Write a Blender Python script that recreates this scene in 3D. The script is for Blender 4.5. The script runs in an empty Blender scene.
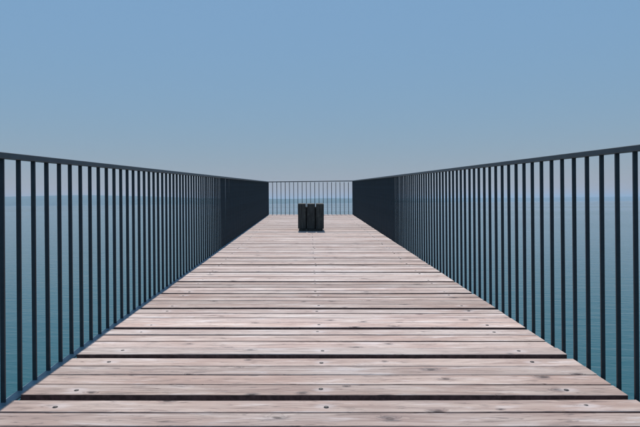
import bpy, bmesh, math, random
from mathutils import Vector, Matrix
random.seed(7)
R = math.radians
scene = bpy.context.scene
col = scene.collection

# ------------------------------------------------------------------ camera
W, H = 640.0, 427.0             # photograph size; numbers below are its pixels
F = 558.0                       # focal length in photo pixels
PPX, PPY = 309.0, 203.0         # level forward direction in the photo
ROLL = 0.008
CAMZ = 2.75                     # camera height above the lake
cam = bpy.data.cameras.new('camera')
cam.sensor_width = 36.0
cam.lens = 36.0 * F / W
cam.shift_x = (W / 2 - PPX) / W
cam.shift_y = -(H / 2 - PPY) / W
cam.clip_start = 0.05
cam.clip_end = 60000
camo = bpy.data.objects.new('camera', cam)
col.objects.link(camo)
cr, sr = math.cos(ROLL), math.sin(ROLL)
m = Matrix(((cr, sr, 0, 0), (0, 0, -1, 0), (-sr, cr, 0, CAMZ), (0, 0, 0, 1)))
camo.matrix_world = m
scene.camera = camo

# ------------------------------------------------------------------ sky and sun
SUN_EL, SUN_AZ = R(60), R(-2)    # azimuth from +Y, negative = to the left
world = bpy.data.worlds.new('World')
scene.world = world
world.use_nodes = True
nt = world.node_tree
nt.nodes.clear()
wo = nt.nodes.new('ShaderNodeOutputWorld')
bg = nt.nodes.new('ShaderNodeBackground')
sky = nt.nodes.new('ShaderNodeTexSky')
sky.sky_type = 'NISHITA'
sky.sun_disc = False
sky.sun_elevation = SUN_EL
sky.sun_rotation = SUN_AZ
sky.altitude = 400
sky.air_density = 1.0
sky.dust_density = 0.2
sky.ozone_density = 2.0
bg.inputs['Strength'].default_value = 0.07
tint = nt.nodes.new('ShaderNodeMix')          # one even tint for the whole sky: the photograph's cool white balance
tint.data_type = 'RGBA'
tint.blend_type = 'MULTIPLY'
tint.inputs[0].default_value = 1.0
tint.inputs[7].default_value = (0.965, 1.01, 0.99, 1.0)
# a thick summer haze evens out the brightness of the whole sky dome while its hues stay
bw = nt.nodes.new('ShaderNodeRGBToBW')
nt.links.new(sky.outputs[0], bw.inputs[0])
dv = nt.nodes.new('ShaderNodeMath'); dv.operation = 'DIVIDE'; dv.inputs[1].default_value = 5.0
nt.links.new(bw.outputs[0], dv.inputs[0])
pw_ = nt.nodes.new('ShaderNodeMath'); pw_.operation = 'POWER'; pw_.inputs[1].default_value = -0.95
nt.links.new(dv.outputs[0], pw_.inputs[0])
even = nt.nodes.new('ShaderNodeVectorMath'); even.operation = 'SCALE'
nt.links.new(sky.outputs[0], even.inputs[0])
nt.links.new(pw_.outputs[0], even.inputs['Scale'])
sp = nt.nodes.new('ShaderNodeSeparateColor'); nt.links.new(even.outputs[0], sp.inputs[0])
cb = nt.nodes.new('ShaderNodeCombineColor')
for ch, ref, gam in ((0, 0.25 / 0.07, 1.5), (1, 5.0, 1.0), (2, 0.53 / 0.07, 0.6)):    # the photograph's even colour grade
    q = nt.nodes.new('ShaderNodeMath'); q.operation = 'DIVIDE'; q.inputs[1].default_value = ref
    nt.links.new(sp.outputs[ch], q.inputs[0])
    r = nt.nodes.new('ShaderNodeMath'); r.operation = 'POWER'; r.inputs[1].default_value = gam
    nt.links.new(q.outputs[0], r.inputs[0])
    t = nt.nodes.new('ShaderNodeMath'); t.operation = 'MULTIPLY'; t.inputs[1].default_value = ref
    nt.links.new(r.outputs[0], t.inputs[0])
    nt.links.new(t.outputs[0], cb.inputs[ch])
nt.links.new(cb.outputs[0], tint.inputs[6])
nt.links.new(tint.outputs[2], bg.inputs['Color'])
nt.links.new(bg.outputs[0], wo.inputs['Surface'])

sun = bpy.data.lights.new('sun', 'SUN')
sun.energy = 4.2
sun.angle = R(0.53)
sun.color = (1.0, 0.945, 0.885)
suno = bpy.data.objects.new('sun', sun)
col.objects.link(suno)
sdir = Vector((math.sin(SUN_AZ) * math.cos(SUN_EL), math.cos(SUN_AZ) * math.cos(SUN_EL), math.sin(SUN_EL)))
suno.rotation_euler = sdir.to_track_quat('Z', 'Y').to_euler()
suno.location = (0, 0, 60)

vs = scene.view_settings
vs.view_transform = 'Standard'
vs.look = 'None'
vs.exposure = 0.0
vs.gamma = 1.0

# ------------------------------------------------------------------ node helpers
def new_mat(name):
    mt = bpy.data.materials.new(name)
    mt.use_nodes = True
    n = mt.node_tree
    b = n.nodes['Principled BSDF']
    return mt, n, b

class N:
    """short-hand for building node trees"""
    def __init__(s, tree): s.t = tree
    def node(s, typ, **kw):
        n = s.t.nodes.new(typ)
        for k, v in kw.items(): setattr(n, k, v)
        return n
    def put(s, sock, v):
        if hasattr(v, 'links') or isinstance(v, bpy.types.NodeSocket): s.t.links.new(v, sock)
        else: sock.default_value = v
    def math(s, op, a, b=None, c=None, clamp=False):
        n = s.node('ShaderNodeMath', operation=op, use_clamp=clamp)
        s.put(n.inputs[0], a)
        if b is not None: s.put(n.inputs[1], b)
        if c is not None: s.put(n.inputs[2], c)
        return n.outputs[0]
    def noise(s, vec, scale, detail=3, rough=0.5, dist=0.0):
        n = s.node('ShaderNodeTexNoise')
        s.put(n.inputs['Vector'], vec)
        n.inputs['Scale'].default_value = scale
        n.inputs['Detail'].default_value = detail
        n.inputs['Roughness'].default_value = rough
        n.inputs['Distortion'].default_value = dist
        return n.outputs['Fac']
    def vmul(s, vec, xyz):
        n = s.node('ShaderNodeVectorMath', operation='MULTIPLY')
        s.put(n.inputs[0], vec); n.inputs[1].default_value = xyz
        return n.outputs[0]
    def vadd(s, a, b):
        n = s.node('ShaderNodeVectorMath', operation='ADD')
        s.put(n.inputs[0], a); s.put(n.inputs[1], b)
        return n.outputs[0]
    def ramp(s, v, a, b, lo=0.0, hi=1.0):
        n = s.node('ShaderNodeMapRange', interpolation_type='SMOOTHSTEP')
        s.put(n.inputs[0], v)
        n.inputs[1].default_value = a; n.inputs[2].default_value = b
        n.inputs[3].default_value = lo; n.inputs[4].default_value = hi
        return n.outputs[0]
    def mix(s, f, a, b, mode='MIX'):
        n = s.node('ShaderNodeMix', data_type='RGBA', blend_type=mode)
        s.put(n.inputs[0], f)
        for i, v in ((6, a), (7, b)):
            if isinstance(v, tuple): v = (*v, 1.0) if len(v) == 3 else v
            s.put(n.inputs[i], v)
        return n.outputs[2]
    def comb(s, x, y, z):
        n = s.node('ShaderNodeCombineXYZ')
        for i, v in enumerate((x, y, z)): s.put(n.inputs[i], v)
        return n.outputs[0]

# ------------------------------------------------------------------ materials
BOLT_X = (-1.13, 0.0, 1.12)

def wood_material(name, bolted):
    mt, tree, b = new_mat(name)
    n = N(tree)
    tc = n.node('ShaderNodeTexCoord').outputs['Object']
    rnd = n.node('ShaderNodeObjectInfo').outputs['Random']
    off = n.comb(n.math('MULTIPLY', rnd, 91.7), n.math('MULTIPLY', rnd, 37.3), n.math('MULTIPLY', rnd, 53.1))
    p = n.vadd(tc, off)
    # slow warp that bends the grain round knots and along the board
    warp = n.noise(n.vmul(p, (1.5, 9.0, 9.0)), 1.0, 2)
    sep = n.node('ShaderNodeSeparateXYZ'); tree.links.new(p, sep.inputs[0])
    # knots
    nn = n.node('ShaderNodeTexNoise'); tree.links.new(n.vmul(p, (14.0, 40.0, 1.0)), nn.inputs['Vector'])
    nn.inputs['Scale'].default_value = 1.0; nn.inputs['Detail'].default_value = 3
    wn = nn.outputs['Color']
    smear = n.noise(n.vmul(p, (9.0, 70.0, 1.0)), 1.0, 4, 0.65, 0.4)
    vor = n.node('ShaderNodeTexVoronoi', voronoi_dimensions='2D', feature='F1')
    tree.links.new(n.vadd(n.vmul(p, (4.2, 6.5, 1.0)), n.vmul(wn, (0.14, 0.10, 0.0))), vor.inputs['Vector'])
    vor.inputs['Scale'].default_value = 1.0
    vd = vor.outputs['Distance']
    vsep = n.node('ShaderNodeSeparateColor'); tree.links.new(vor.outputs['Color'], vsep.inputs[0])
    has = n.math('GREATER_THAN', vsep.outputs[0], 0.79)
    size = n.math('MULTIPLY_ADD', vsep.outputs[1], 0.06, 0.035)
    krel = n.math('DIVIDE', vd, size)
    knot = n.math('MULTIPLY', n.math('MULTIPLY', n.ramp(krel, 0.6, 1.3, 1, 0), n.ramp(smear, 0.34, 0.50)), has)
    ring = n.math('MULTIPLY', n.ramp(krel, 1.0, 3.2, 1, 0), has)
    # grain lines: iso-lines of a stretched, warped field
    gy = n.math('MULTIPLY_ADD', warp, 0.11, sep.outputs[1])
    gy = n.math('MULTIPLY_ADD', ring, 0.03, gy)
    line = n.noise(n.comb(n.math('MULTIPLY', sep.outputs[0], 0.9), n.math('MULTIPLY', gy, 95.0), 0.0), 1.0, 3, 0.62)
    fine = n.noise(n.vmul(p, (9.0, 300.0, 40.0)), 1.0, 4, 0.7)
    fleck = n.noise(n.vmul(p, (7.5, 62.0, 10.0)), 1.0, 6, 0.68, 0.7)
    patch = n.noise(n.vmul(p, (1.7, 5.0, 3.0)), 1.0, 4, 0.55)
    pale = n.noise(n.vmul(p, (3.2, 19.0, 3.0)), 1.0, 4, 0.6, 0.5)
    # colour
    c = n.mix(n.ramp(patch, 0.3, 0.7), (0.470, 0.338, 0.285), (0.585, 0.478, 0.418))
    c = n.mix(n.math('MULTIPLY', n.ramp(line, 0.44, 0.60), 0.56), c, (0.27, 0.185, 0.165))
    c = n.mix(n.math('MULTIPLY', n.ramp(fine, 0.5, 0.75), 0.30), c, (0.25, 0.19, 0.185))
    c = n.mix(n.math('MULTIPLY', n.ramp(pale, 0.52, 0.72), 0.6), c, (0.70, 0.62, 0.59))
    c = n.mix(n.math('MULTIPLY', n.ramp(fleck, 0.555, 0.64), 0.62), c, (0.17, 0.135, 0.13))
    c = n.mix(n.math('MULTIPLY', n.math('MULTIPLY', ring, n.ramp(line, 0.35, 0.6)), 0.55), c, (0.23, 0.15, 0.135))
    c = n.mix(n.math('MULTIPLY', n.math('MULTIPLY', n.ramp(krel, 0.8, 3.6, 1, 0), has), n.ramp(smear, 0.45, 0.56, 0, 0.85)), c, (0.17, 0.145, 0.14))
    c = n.mix(n.math('MULTIPLY', knot, 0.85), c, (0.075, 0.055, 0.052))
    # drying checks
    chk = n.noise(n.comb(n.math('MULTIPLY', sep.outputs[0], 2.2), n.math('MULTIPLY', gy, 60.0), 7.0), 1.0, 1, 0.5)
    chk = n.math('MULTIPLY', n.ramp(n.math('ABSOLUTE', n.math('SUBTRACT', chk, 0.5)), 0.0, 0.022, 1, 0), n.ramp(pale, 0.40, 0.52, 1, 0))
    c = n.mix(n.math('MULTIPLY', chk, 0.75), c, (0.10, 0.07, 0.065))
    # board-to-board tone
    tone = n.math('MULTIPLY_ADD', rnd, 0.44, 0.76)
    rn2 = n.math('FRACT', n.math('MULTIPLY', rnd, 17.31))
    c = n.mix(n.math('MULTIPLY', rn2, 0.35), c, n.mix(1.0, c, (0.93, 0.99, 1.03), 'MULTIPLY'))
    rn3 = n.math('FRACT', n.math('MULTIPLY', rnd, 71.7))
    c = n.mix(n.ramp(rn3, 0.55, 1.0, 0, 0.55), c, n.mix(1.0, c, (1.02, 0.95, 0.90), 'MULTIPLY'))
    c = n.mix(n.ramp(rn3, 0.0, 0.35, 0.30, 0.0), c, (0.66, 0.60, 0.56))
    tn = n.node('ShaderNodeVectorMath', operation='SCALE')
    tree.links.new(c, tn.inputs[0]); n.put(tn.inputs['Scale'], tone)
    c = tn.outputs[0]
    if bolted:
        so = n.node('ShaderNodeSeparateXYZ'); tree.links.new(tc, so.inputs[0])
        halo = None
        for bx in BOLT_X:
            dx = n.math('MULTIPLY', n.math('SUBTRACT', so.outputs[0], bx), 0.55)
            d = n.math('SQRT', n.math('ADD', n.math('MULTIPLY', dx, dx), n.math('MULTIPLY', so.outputs[1], so.outputs[1])))
            d = n.math('MULTIPLY_ADD', fleck, 0.03, d)
            v = n.ramp(d, 0.024, 0.052, 1, 0)
            halo = v if halo is None else n.math('MAXIMUM', halo, v)
        c = n.mix(n.math('MULTIPLY', halo, 0.45), c, (0.60, 0.53, 0.51))
    tree.links.new(c, b.inputs['Base Color'])
    n.put(b.inputs['Roughness'], n.math('MULTIPLY_ADD', line, 0.2, 0.62))
    b.inputs['Specular IOR Level'].default_value = 0.3
    hgt = n.math('ADD', n.math('MULTIPLY', line, 0.6), n.math('MULTIPLY', fine, 0.35))
    hgt = n.math('SUBTRACT', hgt, n.math('MULTIPLY', chk, 0.9))
    bp = n.node('ShaderNodeBump')
    bp.inputs['Strength'].default_value = 0.55
    bp.inputs['Distance'].default_value = 0.0022
    tree.links.new(hgt, bp.inputs['Height'])
    tree.links.new(bp.outputs[0], b.inputs['Normal'])
    return mt

M_plank = wood_material('weathered_plank', False)
M_plank_b = wood_material('weathered_plank_bolted', True)

def paint(name, colr, rough, var=0.25, spec=0.5, nscale=14):
    mt, tree, b = new_mat(name)
    n = N(tree)
    tc = n.node('ShaderNodeTexCoord').outputs['Object']
    a = n.noise(tc, nscale, 4, 0.6)
    dark = tuple(v * (1 - var) for v in colr); lite = tuple(v * (1 + var) for v in colr)
    tree.links.new(n.mix(n.ramp(a, 0.3, 0.7), dark, lite), b.inputs['Base Color'])
    n.put(b.inputs['Roughness'], n.math('MULTIPLY_ADD', a, 0.2, rough - 0.1))
    b.inputs['Specular IOR Level'].default_value = spec
    return mt

M_rail = paint('dark_slate_paint', (0.034, 0.050, 0.061), 0.48)
M_bar = paint('dark_blue_black_paint', (0.016, 0.025, 0.034), 0.5)
M_foot = paint('galvanised_foot', (0.13, 0.185, 0.21), 0.5)
M_steel = paint('dark_brown_steel', (0.030, 0.022, 0.020), 0.7, 0.4)
M_bolt = paint('dull_bolt', (0.040, 0.034, 0.033), 0.5, 0.4, 0.5, 120)
M_pile = paint('pile_steel', (0.05, 0.055, 0.055), 0.7, 0.4)

M_edge_shade = paint('brown_edge_shade', (0.16, 0.085, 0.070), 0.8, 0.35, 0.2, 30)  # brown plank sides, colour darkened to deepen the shade in gaps and slots

def black_timber():
    mt, tree, b = new_mat('black_stained_timber')
    n = N(tree)
    tc = n.node('ShaderNodeTexCoord').outputs['Object']
    rnd = n.node('ShaderNodeObjectInfo').outputs['Random']
    p = n.vadd(tc, n.comb(n.math('MULTIPLY', rnd, 31.0), n.math('MULTIPLY', rnd, 17.0), n.math('MULTIPLY', rnd, 57.0)))
    g = n.noise(n.vmul(p, (60, 60, 3)), 1, 4, 0.6, 0.4)
    q = n.noise(p, 7, 4, 0.6)
    c = n.mix(n.ramp(g, 0.4, 0.7), (0.018, 0.020, 0.018), (0.060, 0.066, 0.058))
    c = n.mix(n.math('MULTIPLY', n.ramp(q, 0.55, 0.75), 0.6), c, (0.11, 0.115, 0.10))
    tree.links.new(c, b.inputs['Base Color'])
    b.inputs['Roughness'].default_value = 0.75
    bp = n.node('ShaderNodeBump'); bp.inputs['Strength'].default_value = 0.5; bp.inputs['Distance'].default_value = 0.004
    tree.links.new(g, bp.inputs['Height']); tree.links.new(bp.outputs[0], b.inputs['Normal'])
    return mt
M_black = black_timber()

def water_material():
    mt, tree, b = new_mat('lake_water')
    n = N(tree)
    tc = n.node('ShaderNodeTexCoord').outputs['Object']
    rot = n.node('ShaderNodeVectorRotate', rotation_type='Z_AXIS')
    tree.links.new(tc, rot.inputs['Vector']); rot.inputs['Angle'].default_value = R(9)
    p = rot.outputs[0]
    w1 = n.noise(n.vmul(p, (0.55, 1.9, 1)), 1.0, 3, 0.55, 0.4)
    w2 = n.noise(n.vmul(p, (2.2, 6.5, 1)), 1.0, 3, 0.55, 0.5)
    w3 = n.noise(n.vmul(p, (0.05, 0.16, 1)), 1.0, 2, 0.5)
    big = n.noise(n.vmul(p, (0.004, 0.011, 1)), 1.0, 3, 0.5)
    hgt = n.math('ADD', n.math('MULTIPLY', w1, 0.045), n.math('MULTIPLY', w2, 0.032))
    hgt = n.math('ADD', hgt, n.math('MULTIPLY', w3, 0.08))
    c = n.mix(n.ramp(big, 0.35, 0.65), (0.013, 0.076, 0.086), (0.016, 0.088, 0.096))
    tree.links.new(c, b.inputs['Base Color'])
    n.put(b.inputs['Roughness'], n.ramp(big, 0.4, 0.62, 0.05, 0.09))
    b.inputs['IOR'].default_value = 1.333
    bp = n.node('ShaderNodeBump'); bp.inputs['Strength'].default_value = 0.42; bp.inputs['Distance'].default_value = 1.0
    tree.links.new(hgt, bp.inputs['Height']); tree.links.new(bp.outputs[0], b.inputs['Normal'])
    return mt
M_water = water_material()

def hill_material():
    mt, tree, b = new_mat('wooded_hills')
    n = N(tree)
    tc = n.node('ShaderNodeTexCoord').outputs['Object']
    a = n.noise(tc, 0.006, 5, 0.6)
    tree.links.new(n.mix(n.ramp(a, 0.35, 0.65), (0.030, 0.055, 0.032), (0.075, 0.100, 0.055)), b.inputs['Base Color'])
    b.inputs['Roughness'].default_value = 0.95
    b.inputs['Specular IOR Level'].default_value = 0.0
    return mt
M_hill = hill_material()

# ------------------------------------------------------------------ object helpers
def mesh(name, verts, faces, mat, smooth=False):
    me = bpy.data.meshes.new(name)
    me.from_pydata(verts, [], faces)
    me.update()
    bm = bmesh.new(); bm.from_mesh(me); bmesh.ops.recalc_face_normals(bm, faces=bm.faces); bm.to_mesh(me); bm.free()
    me.materials.append(mat)
    if smooth:
        for p in me.polygons: p.use_smooth = True
    return me

def link(name, data, parent=None, loc=(0, 0, 0), rot=(0, 0, 0)):
    o = bpy.data.objects.new(name, data)
    col.objects.link(o)
    o.parent = parent
    o.location = loc
    o.rotation_euler = rot
    return o

def tag(o, label=None, cat=None, group=None, kind=None):
    if label: o['label'] = label
    if cat: o['category'] = cat
    if group: o['group'] = group
    if kind: o['kind'] = kind
    return o

def box_data(x0, x1, y0, y1, z0, z1):
    v = [(x, y, z) for x in (x0, x1) for y in (y0, y1) for z in (z0, z1)]
    f = [(0, 1, 3, 2), (4, 6, 7, 5), (0, 4, 5, 1), (2, 3, 7, 6), (0, 2, 6, 4), (1, 5, 7, 3)]
    return v, f

def bevel_box(name, x0, x1, y0, y1, z0, z1, bev, mat, seg=1):
    v, f = box_data(x0, x1, y0, y1, z0, z1)
    me = mesh(name, v, f, mat)
    bm = bmesh.new(); bm.from_mesh(me)
    bmesh.ops.bevel(bm, geom=list(bm.edges), offset=bev, segments=seg, affect='EDGES')
    bm.to_mesh(me); bm.free()
    return me

# ------------------------------------------------------------------ lake and far shore
v, f = box_data(-30000, 30000, -6000, 30000, -0.5, 0)
lake = link('lake', mesh('lake', [(-15000, -3000, 0), (15000, -3000, 0), (15000, 15000, 0), (-15000, 15000, 0)], [(0, 1, 2, 3)], M_water))
tag(lake, kind='structure')

def hills(name, x0, x1, dist, depth, hfun, seed, nx=220, ny=14):
    rn = random.Random(seed)
    ph = [(rn.uniform(0, 6.28), rn.uniform(0, 6.28)) for _ in range(9)]
    verts, faces = [], []
    for j in range(ny + 1):
        t = j / ny
        prof = math.sin(math.pi * min(1, t * 1.0)) ** 0.8 if 0 < t < 1 else 0
        for i in range(nx + 1):
            x = x0 + (x1 - x0) * i / nx
            y = dist + depth * t + 250 * math.sin(x / 1700.0 + ph[0][0]) * (1 - t)
            s = 0
            for k in range(1, 9):
                s += math.sin(x * k / 1900.0 * 1.3 + ph[k][0] + t * 3) / k ** 1.1
            h = hfun(x) * (1 + 0.10 * s)
            verts.append((x, y, h * prof - 0.8))
    w = nx + 1
    for j in range(ny):
        for i in range(nx):
            a = j * w + i
            faces.append((a, a + 1, a + w + 1, a + w))
    o = link(name, mesh(name, verts, faces, M_hill, True))
    tag(o, kind='structure')
    return o

def sm(x, a, b):
    t = max(0, min(1, (x - a) / (b - a)))
    return t * t * (3 - 2 * t)
hills('hills', -9000, 2400, 6200, 2600, lambda x: (66 + 46 * sm(-x, 200, 3200)) * (1 - sm(x, 200, 2300)), 3)
hills('hills', -3000, 13000, 10500, 3000, lambda x: 96 * sm(x, -2500, 400) - 14 * sm(x, 1500, 6000), 9)

# ------------------------------------------------------------------ the pier
SLOPE = 0.0305
PITCH = math.atan(SLOPE)
HDECK = 0.936                     # camera above the deck plane
DECK_CX, DECK_HW = 0.062, 1.361
DECK_Z0 = CAMZ - HDECK            # deck height under the camera
PANEL, GAP, SLOT = 0.5965, 0.062, 0.0115
Y_FIRST = 2.502                   # far lip of the first wide gap in view
Y_END = 18.36
BW = (PANEL - GAP - 3 * SLOT) / 4
TH = 0.042

pier = link('pier', None, None, (DECK_CX, 0, DECK_Z0))
pier.rotation_mode = 'YXZ'
pier.rotation_euler = (PITCH, ROLL, 0)
tag(pier, 'long timber boardwalk pier of weathered pinkish cross planks sloping up over the lake', 'pier')

def plank_mesh(seed, mat):
    rn = random.Random(seed)
    hw, b = BW / 2, 0.0022
    verts, faces = [], []
    st = [-DECK_HW, -DECK_HW * 0.36, DECK_HW * 0.4, DECK_HW]
    for k, x in enumerate(st):
        e = rn.uniform(-0.0015, 0.0015); z = rn.uniform(-0.0015, 0.0015); dw = rn.uniform(-0.0012, 0.0008)
        cup = rn.uniform(-0.001, 0.001)
        sec = [(-hw - dw + e, -TH), (hw + dw + e, -TH), (hw + dw + e, z - b), (hw + dw - b + e, z + cup), (-hw - dw + b + e, z + cup), (-hw - dw + e, z - b)]
        verts += [(x, y, zz) for y, zz in sec]
    for k in range(3):
        for i in range(6):
            a, c = k * 6 + i, k * 6 + (i + 1) % 6
            faces.append((a, c, c + 6, a + 6))
    faces.append(tuple(range(5, -1, -1))); faces.append(tuple(range(18, 24)))
    me = mesh('plank', verts, faces, mat)
    me.materials.append(M_edge_shade)
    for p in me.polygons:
        if p.center.z < -0.0045 and abs(p.normal.z) < 0.5: p.material_index = 1  # side faces take the painted gap shade
    return me
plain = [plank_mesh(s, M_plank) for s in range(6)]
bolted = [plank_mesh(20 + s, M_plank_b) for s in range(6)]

def bolt_mesh():
    # shallow dished washer with a raised hexagonal head
    bm = bmesh.new()
    prof = [(0.0112, 0.0), (0.0105, 0.0010), (0.0074, 0.0006), (0.0071, 0.0020), (0.0056, 0.0025)]
    rings = []
    for r, z in prof:
        rings.append([bm.verts.new((r * math.cos(i * math.pi / 6), r * math.sin(i * math.pi / 6), z)) for i in range(12)])
    for a, c in zip(rings, rings[1:]):
        for i in range(12): bm.faces.new((a[i], a[(i + 1) % 12], c[(i + 1) % 12], c[i]))
    bm.faces.new(rings[-1])
    me = bpy.data.meshes.new('bolt'); bm.to_mesh(me); bm.free()
    me.materials.append(M_bolt)
    return me
BOLT = bolt_mesh()
BEARER = bevel_box('cross_bearer', -1.3185, 1.3185, -0.024, 0.024, -0.150, -0.046, 0.003, M_steel)

k0 = -3
npan = int((Y_END - Y_FIRST) / PANEL) + 1
for k in range(k0, npan):
    y0 = Y_FIRST + k * PANEL
    for j in range(4):
        ya = y0 + j * (BW + SLOT)
        if ya + BW > Y_END + 0.02: break
        yc = ya + BW / 2
        isb = j in (0, 3)
        me = random.choice(bolted if isb else plain)
        pl = link('plank', me, pier, (random.uniform(-0.004, 0.004), yc + random.uniform(-0.0028, 0.0028), random.uniform(-0.0016, 0.0016)),
                  (0, 0, random.uniform(-0.0012, 0.0012)))
        if isb and yc > 1.9:
            for bx in BOLT_X:
                link('bolt', BOLT, pl, (bx + random.uniform(-0.014, 0.014), random.uniform(-0.016, 0.016), 0.0003), (0, 0, random.uniform(0, 3)))
    link('cross_bearer', BEARER, pier, (0, y0 - GAP / 2, 0))

YL0, YL1 = Y_FIRST + k0 * PANEL - 0.1, Y_END
for x0, x1 in ((-1.394, -1.3195), (1.3195, 1.358)):
    v, f = box_data(x0, x1, YL0, YL1, -0.165, -0.0435)
    link('edge_beam', mesh('edge_beam', v, f, M_steel), pier)
for x in (-1.13, 0.0, 1.13):
    v, f = box_data(x - 0.045, x + 0.045, YL0, YL1, -0.33, -0.1505)
    link('stringer', mesh('stringer', v, f, M_steel), pier)
# piles go straight down into the lake
def pile_mesh(zt):
    bm = bmesh.new()
    bmesh.ops.create_cone(bm, cap_ends=True, segments=16, radius1=0.11, radius2=0.11, depth=zt + 2.5)
    bmesh.ops.translate(bm, verts=bm.verts, vec=(0, 0, -(zt + 2.5) / 2))
    me = bpy.data.meshes.new('pile'); bm.to_mesh(me); bm.free(); me.materials.append(M_pile)
    return me
for y in (2.0, 7.2, 12.4, 17.6):
    for x in (-1.0, 1.0):
        link('pile', pile_mesh(DECK_Z0 + SLOPE * y - 0.33), pier, (x, y, -0.325), (-PITCH, 0, 0))

# ------------------------------------------------------------------ railings
RAIL_H, RAIL_W = 0.027, 0.040
BAR_T, BAR_D = 0.010, 0.0203

def sloped_bar(name, x0, x1, y0, y1, zt, hgt, mat, bev=0.002):
    """flat bar following the pier's slope; zt = top height at y = 0"""
    me = bevel_box(name, x0, x1, y0, y1, -hgt, 0, bev, mat)
    for vv in me.vertices: vv.co.z += zt + SLOPE * vv.co.y
    return me

def side_railing(label, xc, ztop, zfoot, y_first, pitch, inner_foot):
    y0, y1 = 0.0, Y_END - 0.02
    root = link('railing', None, None, (xc, 0, 0))
    tag(root, label, 'railing', 'railings round the pier')
    link('top_rail', sloped_bar('top_rail', -RAIL_W / 2, RAIL_W / 2, y0, y1 + 0.02, ztop, RAIL_H, M_rail), root)
    fa, fb = inner_foot
    link('bottom_rail', sloped_bar('bottom_rail', fa, fb, y0, y1 + 0.02, zfoot, 0.012, M_foot), root)
    hb = ztop - RAIL_H - zfoot
    bar = bevel_box('baluster', -BAR_D / 2, BAR_D / 2, -BAR_T / 2, BAR_T / 2, -0.004, hb + 0.003, 0.0015, M_bar)
    n0 = -int((y_first - 0.05) / pitch)
    y = y_first + n0 * pitch
    while y < y1 - 0.03:
        link('baluster', bar, root, (0, y + random.uniform(-0.0012, 0.0012), zfoot + SLOPE * y), (random.uniform(-0.0025, 0.0025), random.uniform(-0.001, 0.001), 0))
        y += pitch
    return root

ZL, ZR = CAMZ + 0.156, CAMZ + 0.167
XL, XR = -1.333, 1.440
# deck edge heights under the camera (cross-fall included)
zdl = DECK_Z0 + (DECK_CX - XL) * ROLL
zdr = DECK_Z0 + (DECK_CX - XR) * ROLL
side_railing('dark slate metal railing with its pale foot rail showing beside the planks', XL, ZL, zdl - 0.002, 2.421, 0.1395, (-0.012, 0.036))
side_railing('dark slate metal railing whose balusters drop straight behind the plank ends', XR, ZR, zdr - 0.050, 2.462, 0.1414, (-0.012, 0.012))

endr = link('railing', None, None, (0, Y_END, 0))
tag(endr, 'thin railing closing the far end of the pier behind the black stool', 'railing', 'railings round the pier')
zE = SLOPE * Y_END
v0 = [XL + 0.02, XR - 0.02]
def tilt_bar(name, y0, y1, zl, zr, hgt, mat):
    me = bevel_box(name, v0[0], v0[1], y0, y1, -hgt, 0, 0.002, mat)
    for vv in me.vertices:
        t = (vv.co.x - v0[0]) / (v0[1] - v0[0])
        vv.co.z += zl + (zr - zl) * t
    return me
link('top_rail', tilt_bar('top_rail', -RAIL_W / 2, RAIL_W / 2, ZL + zE, ZR + zE, RAIL_H, M_rail), endr)
link('bottom_rail', tilt_bar('bottom_rail', -0.012, 0.02, zdl + zE - 0.002, zdr + zE - 0.002, 0.012, M_foot), endr)
nb = 20
for i in range(1, nb):
    t = i / nb
    x = XL + (XR - XL) * t
    zf = zdl + (zdr - zdl) * t + zE - 0.006
    zt = ZL + (ZR - ZL) * t + zE - RAIL_H + 0.003
    if i == 1:
        bar = bevel_box('baluster', -0.0095, 0.0095, -0.008, 0.008, 0, zt - zf, 0.0015, M_bar)
    link('baluster', bar, endr, (x, 0, zf))
for x, zf, zt in ((XL, zdl, ZL), (XR, zdr, ZR)):
    link('corner_post', bevel_box('corner_post', -0.012, 0.012, -0.012, 0.012, -0.05, zt - zf - RAIL_H - 0.002, 0.002, M_bar), endr, (x, 0, zf + zE))

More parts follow.
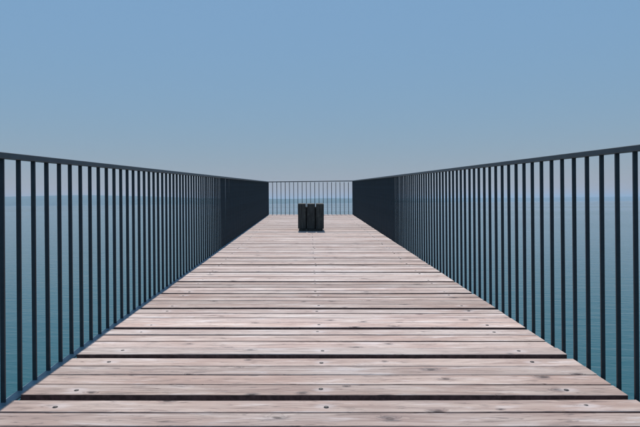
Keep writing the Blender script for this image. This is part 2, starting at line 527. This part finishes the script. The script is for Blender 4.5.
# ------------------------------------------------------------------ the black stool
ST_Y, ST_X = 11.54, 0.035
SW, SH, SD = 0.534, 0.565, 0.52
zst = DECK_Z0 + SLOPE * ST_Y + (DECK_CX - ST_X) * ROLL
stool = link('timber_stool', None, None, (ST_X, ST_Y, zst))
stool.rotation_mode = 'YXZ'
stool.rotation_euler = (PITCH, ROLL, 0)
tag(stool, 'squat black timber stool of three thick planks standing alone on the deck', 'stool')
pw = 0.157; gp = (SW - 3 * pw) / 2; th = 0.07
post = bevel_box('upright_plank', -pw / 2, pw / 2, 0, th, 0.05, SH, 0.003, M_black, 1)
top = bevel_box('seat_plank', -pw / 2, pw / 2, th + 0.001, SD - th - 0.001, SH - 0.072, SH - 0.002, 0.003, M_black, 1)
for i in range(3):
    x = -SW / 2 + pw / 2 + i * (pw + gp)
    link('upright_plank', post, stool, (x, 0, random.uniform(-0.002, 0.002)))
    link('upright_plank', post, stool, (x, SD - th, random.uniform(-0.002, 0.002)))
    link('seat_plank', top, stool, (x, 0, 0))
for y in (th + 0.0015, SD - th - 0.0315):
    link('cross_panel', bevel_box('cross_panel', -SW / 2 + 0.03, SW / 2 - 0.03, y, y + 0.03, 0.05, SH - 0.074, 0.003, M_black), stool)
link('plinth', bevel_box('plinth', -SW / 2 + 0.022, SW / 2 - 0.022, 0.02, SD - 0.02, 0.0, 0.0495, 0.003, M_black), stool)

# ------------------------------------------------------------------ haze over the lake
mt = bpy.data.materials.new('haze_air')
mt.use_nodes = True
mt.node_tree.nodes.clear()
ou = mt.node_tree.nodes.new('ShaderNodeOutputMaterial')
pv = mt.node_tree.nodes.new('ShaderNodeVolumePrincipled')
pv.inputs['Color'].default_value = (0.55, 0.78, 1.0, 1)
pv.inputs['Density'].default_value = 0.00014
pv.inputs['Anisotropy'].default_value = 0.2
mt.node_tree.links.new(pv.outputs[0], ou.inputs['Volume'])
v, f = box_data(-16000, 16000, -4000, 16000, -4.0, 135)
haze = link('haze', mesh('haze', v, f, mt))
tag(haze, kind='stuff')
